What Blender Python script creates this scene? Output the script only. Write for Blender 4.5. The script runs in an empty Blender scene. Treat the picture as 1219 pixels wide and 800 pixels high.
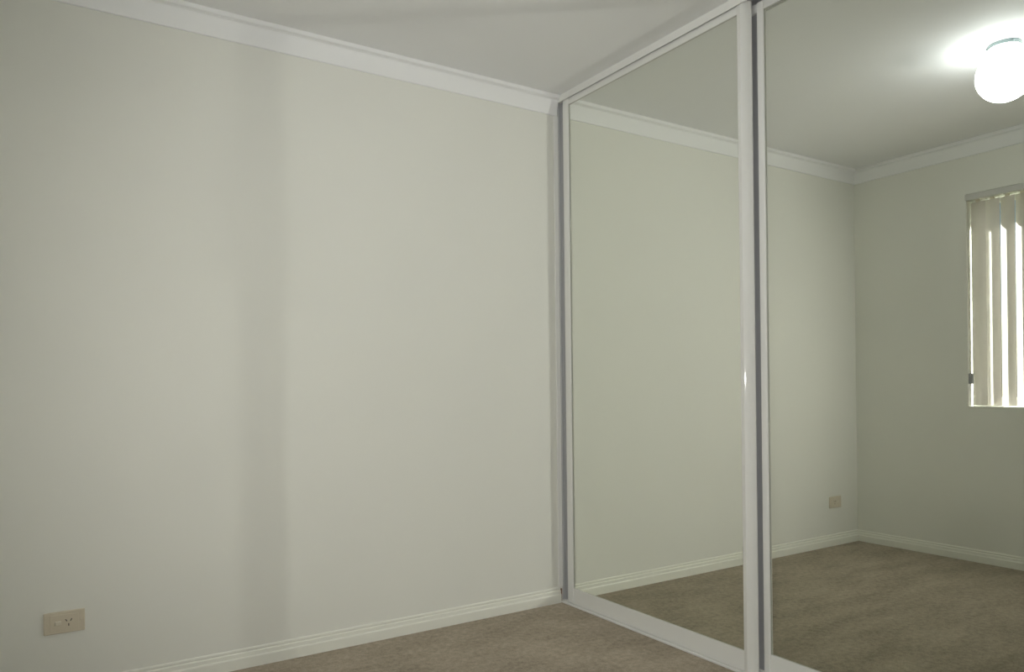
import bpy, bmesh, math, random
from mathutils import Vector, Matrix
random.seed(7)
S = bpy.context.scene
COL = S.collection

# ------------------------------------------------------------------ camera
F_PX = 886.54
YAW, PITCH, ROLL = 0.57242, 0.00154, -0.01093
CAM = Vector((-2.1051, -2.8592, 1.0334))
cy, sy, cp, sp, cr, sr = (math.cos(YAW), math.sin(YAW), math.cos(PITCH), math.sin(PITCH), math.cos(ROLL), math.sin(ROLL))
fwd = Vector((sy * cp, cy * cp, sp))
rt0 = Vector((cy, -sy, 0.0))
up0 = rt0.cross(fwd)
rgt = cr * rt0 + sr * up0
upv = -sr * rt0 + cr * up0
cam_d = bpy.data.cameras.new('camera')
cam_d.sensor_fit = 'HORIZONTAL'
cam_d.sensor_width = 36.0
cam_d.lens = F_PX / 1219 * 36.0
cam_d.shift_y = 57 / 1219
cam_d.clip_start = 0.02
cam = bpy.data.objects.new('camera', cam_d)
COL.objects.link(cam)
cam.matrix_world = Matrix(((rgt.x, upv.x, -fwd.x, CAM.x), (rgt.y, upv.y, -fwd.y, CAM.y), (rgt.z, upv.z, -fwd.z, CAM.z), (0, 0, 0, 1)))
S.camera = cam

# ------------------------------------------------------------------ sky, sun, flash, exposure
W = bpy.data.worlds.new('sky'); S.world = W; W.use_nodes = True
wn = W.node_tree.nodes; wl = W.node_tree.links
bgn = wn['Background']
SUN_AZ, SUN_EL = math.radians(-61), math.radians(41)     # azimuth from -x towards +y
skyt = wn.new('ShaderNodeTexSky'); skyt.sky_type = 'NISHITA'; skyt.sun_disc = False
skyt.sun_elevation = SUN_EL
to_sun = Vector((-math.cos(SUN_EL) * math.cos(SUN_AZ), math.cos(SUN_EL) * math.sin(SUN_AZ), math.sin(SUN_EL)))
skyt.sun_rotation = math.atan2(to_sun.x, to_sun.y)
wl.new(skyt.outputs[0], bgn.inputs[0]); bgn.inputs[1].default_value = 0.08
sun_d = bpy.data.lights.new('sun', 'SUN'); sun_d.energy = 74.0; sun_d.angle = math.radians(1.0); sun_d.color = (1.0, 0.985, 0.965)
sun = bpy.data.objects.new('sun', sun_d); COL.objects.link(sun)
sun.rotation_euler = to_sun.to_track_quat('Z', 'Y').to_euler(); sun.location = to_sun * 8
# the camera's own flash, five centimetres to the left of the lens
fl_d = bpy.data.lights.new('camera_flash', 'SPOT'); fl_d.energy = 103.0; fl_d.spot_size = math.radians(92); fl_d.spot_blend = 1.0
fl_d.shadow_soft_size = 0.03; fl_d.color = (1.0, 0.985, 0.95)
fl = bpy.data.objects.new('camera_flash', fl_d); COL.objects.link(fl)
fl.matrix_world = Matrix.Translation(-0.05 * rgt + 0.02 * upv) @ cam.matrix_world
LAMP_STRENGTH = 12.0
S.view_settings.view_transform = 'Standard'; S.view_settings.look = 'None'
S.view_settings.exposure = 0.09; S.view_settings.gamma = 1.0; S.view_settings.use_curve_mapping = False
cy_ = S.cycles
cy_.use_denoising = True
cy_.max_bounces = 14; cy_.diffuse_bounces = 8; cy_.glossy_bounces = 8; cy_.transmission_bounces = 8; cy_.transparent_max_bounces = 16
cy_.caustics_reflective = True
cy_.sample_clamp_indirect = 40.0
cy_.use_adaptive_sampling = False
cy_.use_guiding = True
cy_.blur_glossy = 0.0

# ------------------------------------------------------------------ materials
def nodes(name):
    m = bpy.data.materials.new(name); m.use_nodes = True
    return m, m.node_tree.nodes, m.node_tree.links, m.node_tree.nodes['Principled BSDF']

def mat(name, col, rough=0.5, metal=0.0, noise=0.0, nscale=40, bump=0.0, bscale=300, spec=0.5):
    m, n, l, b = nodes(name)
    b.inputs['Roughness'].default_value = rough; b.inputs['Metallic'].default_value = metal
    b.inputs['Specular IOR Level'].default_value = spec
    tc = n.new('ShaderNodeTexCoord')
    if noise:
        nz = n.new('ShaderNodeTexNoise'); nz.inputs['Scale'].default_value = nscale; nz.inputs['Detail'].default_value = 4
        l.new(tc.outputs['Object'], nz.inputs['Vector'])
        rp = n.new('ShaderNodeMapRange'); rp.inputs['To Min'].default_value = 1 - noise; rp.inputs['To Max'].default_value = 1 + noise
        l.new(nz.outputs['Fac'], rp.inputs['Value'])
        mx = n.new('ShaderNodeMix'); mx.data_type = 'RGBA'; mx.blend_type = 'MULTIPLY'; mx.inputs['Factor'].default_value = 1
        mx.inputs['A'].default_value = (*col, 1); l.new(rp.outputs['Result'], mx.inputs['B'])
        l.new(mx.outputs['Result'], b.inputs['Base Color'])
    else:
        b.inputs['Base Color'].default_value = (*col, 1)
    if bump:
        n2 = n.new('ShaderNodeTexNoise'); n2.inputs['Scale'].default_value = bscale; n2.inputs['Detail'].default_value = 3
        l.new(tc.outputs['Object'], n2.inputs['Vector'])
        bp = n.new('ShaderNodeBump'); bp.inputs['Strength'].default_value = bump; bp.inputs['Distance'].default_value = 0.002
        l.new(n2.outputs['Fac'], bp.inputs['Height']); l.new(bp.outputs['Normal'], b.inputs['Normal'])
    return m

M_WALL = mat('cream_wall_paint', (0.72, 0.72, 0.672), 0.6, noise=0.012, nscale=3, bump=0.05, bscale=260, spec=0.3)
M_CEIL = mat('white_ceiling_paint', (0.815, 0.82, 0.83), 0.75, noise=0.012, nscale=3, spec=0.2)
M_CORN = mat('white_plaster_cornice', (0.80, 0.805, 0.81), 0.6, spec=0.3)
M_BASE = mat('cream_gloss_trim', (0.755, 0.755, 0.69), 0.35, noise=0.01, nscale=12)
M_FRAME = mat('white_powder_coat', (0.77, 0.77, 0.75), 0.06, noise=0.01, nscale=20, spec=0.06)
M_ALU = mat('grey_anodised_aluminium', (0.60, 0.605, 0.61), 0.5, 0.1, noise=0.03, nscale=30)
M_CHANNEL = mat('dark_grey_aluminium', (0.40, 0.405, 0.415), 0.5, 0.1, noise=0.03, nscale=30)  # the finger-pull channel's own darker grey
M_GASKET = mat('grey_glazing_gasket', (0.50, 0.50, 0.46), 0.6, noise=0.03)
M_PLATE = mat('aged_cream_plastic', (0.60, 0.54, 0.43), 0.35, noise=0.02, nscale=60)
M_SWITCH = mat('pale_cream_plastic', (0.68, 0.63, 0.52), 0.3, noise=0.01)
M_SLOT = mat('dark_socket_slot', (0.05, 0.045, 0.035), 0.6, noise=0.05)
M_RAIL = mat('grey_white_blind_rail', (0.55, 0.545, 0.52), 0.4, noise=0.01)
M_CHROME = mat('white_metal_gallery', (0.20, 0.25, 0.25), 0.35, 0.3, noise=0.01)
M_TIMBER = mat('raw_brown_timber', (0.20, 0.11, 0.07), 0.8, noise=0.2, nscale=90)
M_BRICK = mat('brown_outside_brick', (0.22, 0.15, 0.11), 0.8, noise=0.04, nscale=8)
M_PAVE = mat('dark_lawn', (0.08, 0.095, 0.05), 0.8, noise=0.1, nscale=12)
M_WEIGHT = mat('grey_plastic_weight', (0.33, 0.34, 0.35), 0.5, noise=0.01)

def mirror_mat():
    m, n, l, b = nodes('silvered_mirror')
    b.inputs['Base Color'].default_value = (0.865, 0.885, 0.825, 1)
    b.inputs['Metallic'].default_value = 1.0; b.inputs['Roughness'].default_value = 0.0
    return m
M_MIRROR = mirror_mat()

def glass_mat():
    m, n, l, b = nodes('window_glass')
    out = n['Material Output']
    tr = n.new('ShaderNodeBsdfTransparent'); tr.inputs[0].default_value = (0.93, 0.95, 0.93, 1)
    gl = n.new('ShaderNodeBsdfGlossy'); gl.inputs['Roughness'].default_value = 0.0
    fr = n.new('ShaderNodeFresnel')
    geo = n.new('ShaderNodeNewGeometry'); ior = n.new('ShaderNodeMapRange')      # same index from either side of the thin pane
    ior.inputs['To Min'].default_value = 1.45; ior.inputs['To Max'].default_value = 1 / 1.45
    l.new(geo.outputs['Backfacing'], ior.inputs['Value']); l.new(ior.outputs['Result'], fr.inputs[0])
    mx = n.new('ShaderNodeMixShader')
    l.new(fr.outputs[0], mx.inputs[0]); l.new(tr.outputs[0], mx.inputs[1]); l.new(gl.outputs[0], mx.inputs[2])
    l.new(mx.outputs[0], out.inputs[0]); n.remove(b)
    return m
M_GLASS = glass_mat()

def vane_mat():
    m, n, l, b = nodes('blind_fabric')
    out = n['Material Output']
    tc = n.new('ShaderNodeTexCoord')
    wv = n.new('ShaderNodeTexNoise'); wv.inputs['Scale'].default_value = 500
    l.new(tc.outputs['Object'], wv.inputs['Vector'])
    rp = n.new('ShaderNodeMapRange'); rp.inputs['To Min'].default_value = 0.92; rp.inputs['To Max'].default_value = 1.04
    l.new(wv.outputs['Fac'], rp.inputs['Value'])
    mu = n.new('ShaderNodeMix'); mu.data_type = 'RGBA'; mu.blend_type = 'MULTIPLY'; mu.inputs['Factor'].default_value = 1
    mu.inputs['A'].default_value = (0.56, 0.53, 0.49, 1); l.new(rp.outputs['Result'], mu.inputs['B'])
    df = n.new('ShaderNodeBsdfDiffuse'); l.new(mu.outputs['Result'], df.inputs[0])
    tl = n.new('ShaderNodeBsdfTranslucent'); tl.inputs[0].default_value = (0.66, 0.62, 0.585, 1)
    mx = n.new('ShaderNodeMixShader'); mx.inputs[0].default_value = 0.28
    l.new(df.outputs[0], mx.inputs[1]); l.new(tl.outputs[0], mx.inputs[2]); l.new(mx.outputs[0], out.inputs[0]); n.remove(b)
    return m
M_VANE = vane_mat()

def globe_mat():
    m, n, l, b = nodes('lit_opal_glass')
    b.inputs['Base Color'].default_value = (0.85, 0.86, 0.86, 1); b.inputs['Roughness'].default_value = 0.15
    b.inputs['Emission Color'].default_value = (0.95, 0.99, 1.0, 1); b.inputs['Emission Strength'].default_value = LAMP_STRENGTH
    return m
M_GLOBE = globe_mat()

def carpet_mat():
    m, n, l, b = nodes('brown_grey_carpet')
    tc = n.new('ShaderNodeTexCoord')
    def noise(scale, detail, stretch=None):
        t = n.new('ShaderNodeTexNoise'); t.inputs['Scale'].default_value = scale; t.inputs['Detail'].default_value = detail
        if stretch:
            mp = n.new('ShaderNodeMapping'); mp.inputs['Scale'].default_value = stretch; mp.inputs['Rotation'].default_value = (0, 0, 0.5)
            l.new(tc.outputs['Object'], mp.inputs['Vector']); l.new(mp.outputs[0], t.inputs['Vector'])
        else:
            l.new(tc.outputs['Object'], t.inputs['Vector'])
        return t
    fine = noise(170, 4); tuft = noise(45, 3); sweep = noise(3.2, 3, (1.0, 2.6, 1))
    a1 = n.new('ShaderNodeMath'); a1.operation = 'MULTIPLY_ADD'; a1.inputs[1].default_value = 0.5
    l.new(tuft.outputs['Fac'], a1.inputs[0]); 
    a0 = n.new('ShaderNodeMath'); a0.operation = 'MULTIPLY'; a0.inputs[1].default_value = 0.5
    l.new(fine.outputs['Fac'], a0.inputs[0]); l.new(a0.outputs[0], a1.inputs[2])
    a2 = n.new('ShaderNodeMath'); a2.operation = 'MULTIPLY_ADD'; a2.inputs[1].default_value = 0.45
    l.new(sweep.outputs['Fac'], a2.inputs[0]); l.new(a1.outputs[0], a2.inputs[2])
    rmp = n.new('ShaderNodeValToRGB')
    rmp.color_ramp.elements[0].position = 0.50; rmp.color_ramp.elements[0].color = (0.200, 0.172, 0.130, 1)
    rmp.color_ramp.elements[1].position = 0.96; rmp.color_ramp.elements[1].color = (0.41, 0.355, 0.28, 1)
    l.new(a2.outputs[0], rmp.inputs[0]); l.new(rmp.outputs[0], b.inputs['Base Color'])
    b.inputs['Roughness'].default_value = 1.0; b.inputs['Specular IOR Level'].default_value = 0.05
    b.inputs['Diffuse Roughness'].default_value = 1.0
    bp = n.new('ShaderNodeBump'); bp.inputs['Strength'].default_value = 0.7; bp.inputs['Distance'].default_value = 0.006
    l.new(a1.outputs[0], bp.inputs['Height']); l.new(bp.outputs[0], b.inputs['Normal'])
    return m
M_CARPET = carpet_mat()

# ------------------------------------------------------------------ mesh helpers
def link(name, bm, m, parent=None, smooth=False, origin=None):
    if origin is not None:
        bmesh.ops.translate(bm, verts=bm.verts, vec=-Vector(origin))
    bmesh.ops.recalc_face_normals(bm, faces=bm.faces)
    me = bpy.data.meshes.new(name); bm.to_mesh(me); bm.free()
    me.materials.append(m)
    if smooth:
        for p in me.polygons: p.use_smooth = True
    o = bpy.data.objects.new(name, me); COL.objects.link(o)
    if origin is not None: o.location = origin
    if parent is not None:
        o.parent = parent
        if origin is None: o.location = (0, 0, 0)
    return o

def box(bm, x0, x1, y0, y1, z0, z1, bevel=0.0, seg=2):
    b = bmesh.new()
    bmesh.ops.create_cube(b, size=1)
    for v in b.verts:
        v.co = Vector(((x0 + x1) / 2 + v.co.x * (x1 - x0), (y0 + y1) / 2 + v.co.y * (y1 - y0), (z0 + z1) / 2 + v.co.z * (z1 - z0)))
    if bevel: bmesh.ops.bevel(b, geom=b.edges[:], offset=bevel, segments=seg, affect='EDGES', profile=0.5)
    me = bpy.data.meshes.new('tmp'); b.to_mesh(me); b.free(); bm.from_mesh(me); bpy.data.meshes.remove(me)
    return bm

def boxo(name, dims, m, parent=None, bevel=0.0, seg=2, smooth=False):
    return link(name, box(bmesh.new(), *dims, bevel=bevel, seg=seg), m, parent, smooth)

def sweep(bm, prof, a, b, out, up=Vector((0, 0, 1))):
    """closed profile [(outward, height)] swept from a to b"""
    a, b, out = Vector(a), Vector(b), Vector(out)
    ra = [bm.verts.new(a + out * d + up * h) for d, h in prof]
    rb = [bm.verts.new(b + out * d + up * h) for d, h in prof]
    n = len(prof)
    for i in range(n):
        bm.faces.new((ra[i], ra[(i + 1) % n], rb[(i + 1) % n], rb[i]))
    bm.faces.new(ra); bm.faces.new(rb[::-1])
    return bm

def mitre(bm, prof, path, outs):
    """open or closed run of a profile along corner points with mitred joints"""
    rings = []
    k = len(path)
    for i, p in enumerate(path):
        p = Vector(p)
        if i == 0: o1 = o2 = Vector(outs[0])
        elif i == k - 1: o1 = o2 = Vector(outs[-1])
        else: o1, o2 = Vector(outs[i - 1]), Vector(outs[i])
        o = o1 if o1 == o2 else o1 + o2
        rings.append([bm.verts.new(p + o * d + Vector((0, 0, h))) for d, h in prof])
    n = len(prof)
    for i in range(k - 1):
        for j in range(n):
            bm.faces.new((rings[i][j], rings[i][(j + 1) % n], rings[i + 1][(j + 1) % n], rings[i + 1][j]))
    bm.faces.new(rings[0]); bm.faces.new(rings[-1][::-1])
    return bm

def lathe(bm, prof, c, seg=48):
    rings = []
    for r, z in prof:
        if r < 1e-6: rings.append([bm.verts.new(Vector(c) + Vector((0, 0, z)))])
        else: rings.append([bm.verts.new(Vector(c) + Vector((r * math.cos(2 * math.pi * i / seg), r * math.sin(2 * math.pi * i / seg), z))) for i in range(seg)])
    for A, B in zip(rings, rings[1:]):
        for i in range(seg):
            j = (i + 1) % seg
            q = []
            for v in (A[i % len(A)], A[j % len(A)], B[j % len(B)], B[i % len(B)]):
                if v not in q: q.append(v)
            if len(q) > 2: bm.faces.new(q)
    return bm

def structure(o): o['kind'] = 'structure'; return o
def thing(name, label, cat, loc=(0, 0, 0), group=None):
    o = bpy.data.objects.new(name, None); COL.objects.link(o); o.location = loc; o.empty_display_size = 0.1
    o['label'] = label; o['category'] = cat
    if group: o['group'] = group
    return o
def child(name, bm, m, parent, smooth=False):
    """mesh built in world coordinates, parented to a thing that stands at its own base"""
    off = parent.location.copy()
    p = parent
    while p.parent: p = p.parent; off += p.location
    bmesh.ops.translate(bm, verts=bm.verts, vec=-off)
    return link(name, bm, m, parent, smooth)

# ------------------------------------------------------------------ room shell
H = 2.40
XW, YS, XE = -2.267, -3.02, 0.70      # window wall, wall behind the camera, back of the wardrobe
WY0, WY1, WZ0, WZ1 = -2.06, -0.690, 0.876, 2.096   # window opening in the west wall

structure(boxo('floor', (XW - .13, XE + .1, YS - .1, 0.1, -0.12, 0.0), M_CARPET))
structure(boxo('ceiling', (XW - .13, XE + .1, YS - .1, 0.1, H, H + 0.1), M_CEIL))
wall_n = structure(boxo('wall_north', (XW - .13, XE + .1, 0.0, 0.1, 0, H), M_WALL))
structure(boxo('wall_south', (XW - .13, XE + .1, YS - .1, YS, 0, H), M_WALL))
structure(boxo('wall_east', (XE, XE + .1, YS, 0, 0, H), M_WALL))
structure(boxo('wall_nib', (0.0, 0.11, YS, -2.20, 0, H), M_WALL))
bm = bmesh.new()
WT = 0.13
box(bm, XW - WT, XW, YS, 0, 0, WZ0)
box(bm, XW - WT, XW, YS, 0, WZ1, H)
box(bm, XW - WT, XW, YS, WY0, WZ0, WZ1)
box(bm, XW - WT, XW, WY1, 0, WZ0, WZ1)
structure(link('wall_west', bm, M_WALL))

# cornice (profile: outward from wall, height) on the three plain walls
CP = [(0.0, H), (0.036, H), (0.036, H - .013), (0.034, H - .016), (0.027, H - .018), (0.021, H - .022), (0.0195, H - .027),
      (0.0165, H - .045), (0.0125, H - .065), (0.0075, H - .085), (0.006, H - .0885), (0.0, H - .090)]
structure(link('trim_1', mitre(bmesh.new(), CP, [(0.0018, 0, 0), (XW, 0, 0), (XW, YS, 0), (0, YS, 0)], [(0, -1, 0), (1, 0, 0), (0, 1, 0)]), M_CORN))
# skirting board with a stepped top
BP = [(0.0, 0.0), (0.013, 0.0), (0.013, 0.037), (0.0115, 0.0405), (0.0085, 0.042), (0.008, 0.055), (0.0055, 0.058), (0.0045, 0.060), (0.006, 0.063), (0.0055, 0.068), (0.003, 0.071), (0.0, 0.0715)]
bn = structure(link('baseboard_north', mitre(bmesh.new(), BP, [(-0.0045, 0, 0), (XW + .0005, 0, 0)], [(0, -1, 0)]), M_BASE))
structure(link('baseboard_west', mitre(bmesh.new(), BP, [(XW, -0.0, 0), (XW, YS, 0)], [(1, 0, 0)]), M_BASE))
structure(link('baseboard_south', mitre(bmesh.new(), BP, [(XW, YS, 0), (0, YS, 0)], [(0, 1, 0)]), M_BASE))
# bare brown timber end of the skirting board
boxo('timber_end', (-0.0045, -0.0005, -0.0115, 0.0, 0.0, 0.066), M_TIMBER, bn)

# jamb strip on the wall beside the wardrobe, and grey jamb channel behind it
structure(boxo('trim_2', (-0.014, 0.0095, -0.006, 0.0, 0.073, H - .090), M_FRAME, bevel=0.0015))
bm = bmesh.new(); box(bm, 0.0105, 0.085, -0.004, 0.0, 0.012, 2.374)
box(bm, 0.0105, 0.0125, -0.010, -0.004, 0.012, 2.374); box(bm, 0.083, 0.085, -0.012, -0.004, 0.012, 2.374)
structure(link('trim_3', bm, M_ALU))

# top track: front fascia with double channel behind it; grey inside
YD1 = -2.20
structure(boxo('trim_4', (0.0020, 0.0050, YD1, -0.0030, 2.3688, H), M_FRAME))
bm = bmesh.new()
box(bm, 0.0050, 0.100, YD1, -0.0, 2.3965, H)
box(bm, 0.0400, 0.0425, YD1, -0.0, 2.380, 2.3965)
box(bm, 0.0975, 0.100, YD1, -0.0, 2.352, 2.3965)
structure(link('trim_5', bm, M_ALU))
# bottom track
tk = thing('sliding_door_track', 'thin white bottom track on the carpet under the mirrored sliding doors', 'track', (0, -1.1, 0))
child('track_plate', box(bmesh.new(), -0.001, 0.098, YD1, -0.001, 0.0, 0.004), M_FRAME, tk)
child('front_lip', box(bmesh.new(), -0.003, 0.006, YD1, -0.001, 0.0, 0.0085, bevel=0.002), M_FRAME, tk)
for x in (0.0255, 0.0735):
    child('guide_rail', box(bmesh.new(), x - .0015, x + .0015, YD1, -0.001, 0.004, 0.0095), M_FRAME, tk)

# ------------------------------------------------------------------ mirrored sliding doors
def extrude_z(pts, z0, z1):
    bm = bmesh.new()
    ra = [bm.verts.new((x, y, z0)) for x, y in pts]; rb = [bm.verts.new((x, y, z1)) for x, y in pts]
    n = len(pts)
    for i in range(n): bm.faces.new((ra[i], ra[(i + 1) % n], rb[(i + 1) % n], rb[i]))
    bm.faces.new(ra); bm.faces.new(rb[::-1])
    return bm

def stile_bm(xf, xb, y0, y1, z0, z1):
    """aluminium stile section with rounded front edges; y0 < y1"""
    def corner(cx, cyy, rr, a0, n=5):
        return [(cx + rr * math.cos(a0 + i * math.pi / 2 / n), cyy + rr * math.sin(a0 + i * math.pi / 2 / n)) for i in range(n + 1)]
    rr = 0.0050
    pts = [(xb, y1)] + corner(xf + rr, y1 - rr, rr, math.pi / 2) + corner(xf + rr, y0 + rr, rr, math.pi)
    pts += [(xb, y0)]
    return extrude_z(pts, z0, z1)

def handle_stile_bm(x, yr, y1, xb, z0, z1):
    """right stile: a gently sloped front, then a broad convex shoulder turned towards the room, then a short return"""
    pts = [(xb, y1), (x - .003, y1), (x - .007, y1 - .012), (x - .009, y1 - .0185)]
    a, b = Vector((x - .0075, y1 - .0205)), Vector((x + .018, yr + .0015))
    nrm = Vector((-(a - b).y, (a - b).x)).normalized()
    if nrm.x > 0: nrm = -nrm
    for i in range(9):
        t = i / 8
        p = a.lerp(b, t) + nrm * (0.0022 * 4 * t * (1 - t))
        pts.append((p.x, p.y))
    pts += [(x + .0205, yr), (xb, yr)]
    return extrude_z(pts, z0, z1)

def mirror_bm(x, y0, y1, z0, z1, bev=0.011, depth=0.0010):
    bm = bmesh.new()
    f = [bm.verts.new((x, y, z)) for y, z in ((y0 + bev, z0), (y1 - bev, z0), (y1 - bev, z1), (y0 + bev, z1))]
    e = [bm.verts.new((x + depth, y, z)) for y, z in ((y0, z0), (y1, z0), (y1, z1), (y0, z1))]
    b = [bm.verts.new((x + 0.005, y, z)) for y, z in ((y0, z0), (y1, z0), (y1, z1), (y0, z1))]
    bm.faces.new(f)
    for i in range(4):
        j = (i + 1) % 4
        bm.faces.new((f[i], f[j], e[j], e[i])); bm.faces.new((e[i], e[j], b[j], b[i]))
    bm.faces.new(b)
    return bm

def make_door(label, x, yl, yr, pull, ls, rs, depth, capped):
    """yl: edge nearest the north wall, yr: far edge; grey pull channel, white left stile and right stile widths"""
    zt, zb = 2.3735, 0.0115
    t = thing('mirrored_wardrobe_door', label, 'sliding door', (x, (yl + yr) / 2, zb), 'mirrored wardrobe doors')
    zi0, zi1 = 0.079, 2.3445
    yi = yl - pull - ls
    child('mirror', mirror_bm(x + .004, yr + rs - .004, yi + .004, zi0 - .004, zi1 + .004), M_MIRROR, t)
    child('stile', stile_bm(x - .003, x + .030, yi, yl - pull, zb, zt), M_FRAME, t)
    child('stile', handle_stile_bm(x, yr, yr + rs, x + depth, zb, 2.3780), M_FRAME, t)
    # recessed grey finger-pull channel along the left edge
    a, b = yl - pull, yl
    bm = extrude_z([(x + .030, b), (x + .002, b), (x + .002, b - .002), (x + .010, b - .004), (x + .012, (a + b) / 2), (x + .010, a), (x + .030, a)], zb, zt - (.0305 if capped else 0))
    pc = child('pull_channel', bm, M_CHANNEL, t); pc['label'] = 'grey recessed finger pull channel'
    ls = pull + ls
    # rails
    child('bottom_rail', box(bmesh.new(), x, x + .030, yr + rs, yl - ls, zb, zi0, bevel=0.0018), M_FRAME, t)
    child('top_rail', box(bmesh.new(), x, x + .030, yr + rs, yl - ls, zi1, zt, bevel=0.0018), M_FRAME, t)
    if capped: child('rail_end', box(bmesh.new(), x, x + .030, yl - pull, yl, zt - .030, zt, bevel=0.0018), M_FRAME, t)
    # dark glazing gasket round the mirror
    bm = bmesh.new(); g = 0.0014
    a, b = yr + rs, yl - ls
    box(bm, x + .001, x + .004, a, b, zi0, zi0 + g * .6); box(bm, x + .001, x + .004, a, b, zi1 - g * 1.6, zi1)
    box(bm, x + .001, x + .004, a, a + g, zi0, zi1); box(bm, x + .001, x + .004, b - g, b, zi0, zi1)
    child('gasket', bm, M_GASKET, t)
    child('backing_board', box(bmesh.new(), x + .010, x + .014, a, b, zi0, zi1), M_ALU, t)
    return t
make_door('mirrored sliding door standing in front, its left edge beside the cream wall', 0.0150, -0.0060, -1.1170, 0.0330, 0.0430, 0.0410, 0.026, False)
make_door('mirrored sliding door set behind the other, its mirror showing lamp and window', 0.0620, -1.0740, -2.1950, 0.0480, 0.0280, 0.0410, 0.030, True)

# ------------------------------------------------------------------ power outlet on the north wall
ox, oz = -2.0225, 0.2725
po = thing('power_outlet', 'aged cream single power outlet low on the cream wall', 'outlet', (ox, 0, oz))
bm = bmesh.new(); box(bm, ox - .0585, ox + .0585, -0.0085, 0.0, oz - .036, oz + .036, bevel=0.003)
box(bm, ox - .040, ox + .040, -0.0100, -0.0080, oz - .026, oz + .026, bevel=0.0008)
pl = child('face_plate', bm, M_PLATE, po)
sw = bmesh.new(); box(sw, ox - .0270, ox - .0090, -0.0145, -0.0095, oz - .007, oz + .007, bevel=0.002)
bmesh.ops.rotate(sw, verts=sw.verts, cent=(ox - .018, -.010, oz), matrix=Matrix.Rotation(math.radians(9), 3, 'X'))
child('switch', sw, M_SWITCH, po)
for dx, dz, ang in ((0.005, 0.006, 30), (0.019, 0.006, -30), (0.012, -0.009, 0)):
    b = bmesh.new(); box(b, ox + dx - .0014, ox + dx + .0014, -0.0106, -0.0096, oz + dz - .0042, oz + dz + .0042)
    bmesh.ops.rotate(b, verts=b.verts, cent=(ox + dx, 0, oz + dz), matrix=Matrix.Rotation(math.radians(-ang), 3, 'Y'))
    child('socket_slot', b, M_SLOT, po)
for s in (-1, 1):
    b = bmesh.new(); bmesh.ops.create_cone(b, cap_ends=True, segments=16, radius1=.0045, radius2=.0040, depth=.0016)
    bmesh.ops.rotate(b, verts=b.verts, matrix=Matrix.Rotation(math.radians(90), 3, 'X'))
    bmesh.ops.translate(b, verts=b.verts, vec=(ox + s * .049, -0.0090, oz))
    child('screw_cap', b, M_PLATE, po)

# ------------------------------------------------------------------ ceiling light
lx, ly = -1.105, -1.405
cl = thing('ceiling_light', 'lit white opal globe light on the ceiling, seen in the mirror', 'ceiling light', (lx, ly, H))
child('gallery', lathe(bmesh.new(), [(0, 0), (.058, 0), (.060, -.003), (.060, -.012), (.058, -.016), (0, -.016)], (lx, ly, H)), M_CHROME, cl, True)
for k in range(3):
    a = 2 * math.pi * k / 3 + 1.1
    b = bmesh.new(); bmesh.ops.create_uvsphere(b, u_segments=10, v_segments=6, radius=.005)
    bmesh.ops.translate(b, verts=b.verts, vec=(lx + .061 * math.cos(a), ly + .061 * math.sin(a), H - .008))
    child('gallery_screw', b, M_CHROME, cl, True)
gp = [(.056, -.014), (.062, -.030)]
R = 0.104; zc = -0.128
a0 = math.acos((-.042 - zc) / R)
for i in range(25):
    a = a0 + (math.pi - a0) * i / 24
    gp.append((max(0.0, R * math.sin(a)) if i < 24 else 0.0, zc + R * 1.0 * math.cos(a)))
child('globe', lathe(bmesh.new(), gp, (lx, ly, H)), M_GLOBE, cl, True)

# ------------------------------------------------------------------ window with sliding sash, outside, vertical blind
win = structure(bpy.data.objects.new('window_1', None)); COL.objects.link(win); win.location = (XW - .09, (WY0 + WY1) / 2, WZ0)
xf0, xf1 = XW - .125, XW - .075
bm = bmesh.new(); fw = 0.032
box(bm, xf0, xf1, WY0, WY1, WZ0, WZ0 + fw); box(bm, xf0, xf1, WY0, WY1, WZ1 - fw, WZ1)
box(bm, xf0, xf1, WY0, WY0 + fw, WZ0 + fw, WZ1 - fw); box(bm, xf0, xf1, WY1 - fw, WY1, WZ0 + fw, WZ1 - fw)
child('window_frame', bm, M_FRAME, win)
ym = (WY0 + WY1) / 2
for (a, b, x) in ((WY0 + fw, ym + .02, XW - .088), (ym - .02, WY1 - fw, XW - .110)):
    bm = bmesh.new(); s = 0.028
    box(bm, x - .010, x + .010, a, b, WZ0 + fw, WZ0 + fw + s); box(bm, x - .010, x + .010, a, b, WZ1 - fw - s, WZ1 - fw)
    box(bm, x - .010, x + .010, a, a + s, WZ0 + fw + s, WZ1 - fw - s); box(bm, x - .010, x + .010, b - s, b, WZ0 + fw + s, WZ1 - fw - s)
    child('sash', bm, M_FRAME, win)
    child('pane', box(bmesh.new(), x - .002, x + .002, a + s, b - s, WZ0 + fw + s, WZ1 - fw - s), M_GLASS, win)
child('window_sill', box(bmesh.new(), xf1, XW + .002, WY0, WY1, WZ0 - .004, WZ0 + .008, bevel=.002), M_BASE, win)

structure(boxo('ground', (-9, XW - .13, -9, 5, -0.35, -0.15), M_PAVE))
structure(boxo('roof_eave', (XW - .45, XW - .13, -6, 3, 2.80, 2.90), M_BRICK))
pcx = XW - .45                                    # unseen post, added only to shade the north end of the blind
pcy = WY1 - .045 + (pcx - XW + .03) * math.tan(-SUN_AZ)
structure(boxo('added_shade_post', (pcx - .025, pcx + .025, pcy - .025, pcy + .025, -0.15, 2.80), M_FRAME, bevel=.004))
structure(boxo('wall_neighbour', (-6.3, -6.1, -9, 5, -0.15, 0.75), M_BRICK))

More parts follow.
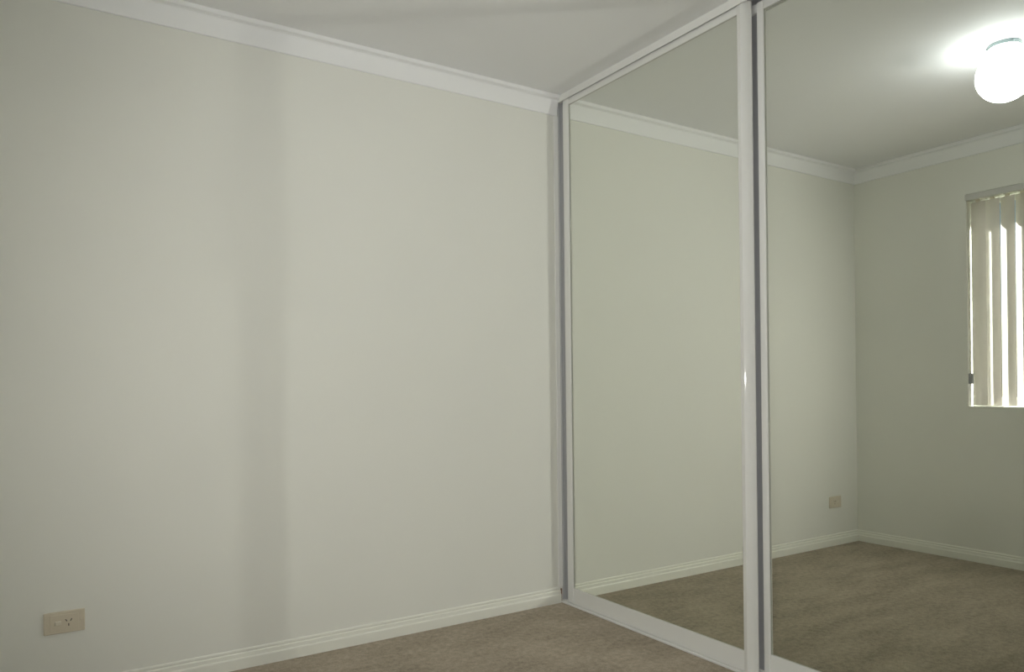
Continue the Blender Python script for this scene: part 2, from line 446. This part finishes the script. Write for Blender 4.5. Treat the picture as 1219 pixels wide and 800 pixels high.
bl = thing('vertical_blind', 'off white fabric vertical blind in the window, seen in the mirror', 'blind', (XW - .03, WY1, WZ1))
child('head_rail', box(bmesh.new(), XW - .042, XW + .004, WY0 - .004, WY1 + .006, WZ1 - .036, WZ1 - .002, bevel=.003), M_RAIL, bl)
VZ1, VZ0 = WZ1 - .050, WZ0 + .014
SP, VW = 0.0760, 0.089
vm = None
VANE_ANG = math.radians(19)
nv = int((WY1 - WY0) / SP)
for k in range(nv):
    yv = WY1 - 0.050 - SP * k
    ang = VANE_ANG if k else math.radians(12)
    if vm is None:
        b = bmesh.new(); N = 8; rows = []
        for z in (VZ0 - WZ1, VZ0 - WZ1 + .035, VZ1 - WZ1):
            rows.append([(b.verts.new((0.0080 * (1 - (2 * i / N - 1) ** 2), VW * (i / N - .5), z)), b.verts.new((0.0080 * (1 - (2 * i / N - 1) ** 2) - .0007, VW * (i / N - .5), z))) for i in range(N + 1)])
        for r1, r2 in zip(rows, rows[1:]):
            for i in range(N):
                b.faces.new((r1[i][0], r1[i + 1][0], r2[i + 1][0], r2[i][0]))
        for r1 in rows:
            for i in range(N + 1): b.verts.remove(r1[i][1])
        v = link('vane', b, M_VANE, bl, True); vm = v
    else:
        v = vm.copy(); COL.objects.link(v)
    v.location = (0.0, yv - WY1, 0.0); v.rotation_euler = (0, 0, ang + random.uniform(-.03, .03))
    h = boxo('vane_hanger', (-.004, .004, -.012, .012, VZ1 - WZ1 - .006, -.034), M_SWITCH, v) if k == 0 else None
    if h is not None: hm = h
    else:
        h = hm.copy(); COL.objects.link(h); h.parent = v
# control cord with its weight at the north end
cyd = WY1 - .010
b = bmesh.new()
for dy in (-.004, .004): box(b, XW - .010, XW - .0085, cyd + dy - .0008, cyd + dy + .0008, WZ0 + .14, WZ1 - .03)
child('cord', b, M_SWITCH, bl)
b = bmesh.new(); box(b, XW - .017, XW - .002, cyd - .014, cyd + .010, WZ0 + .135, WZ0 + .195, bevel=.004)
child('cord_weight', b, M_WEIGHT, bl)
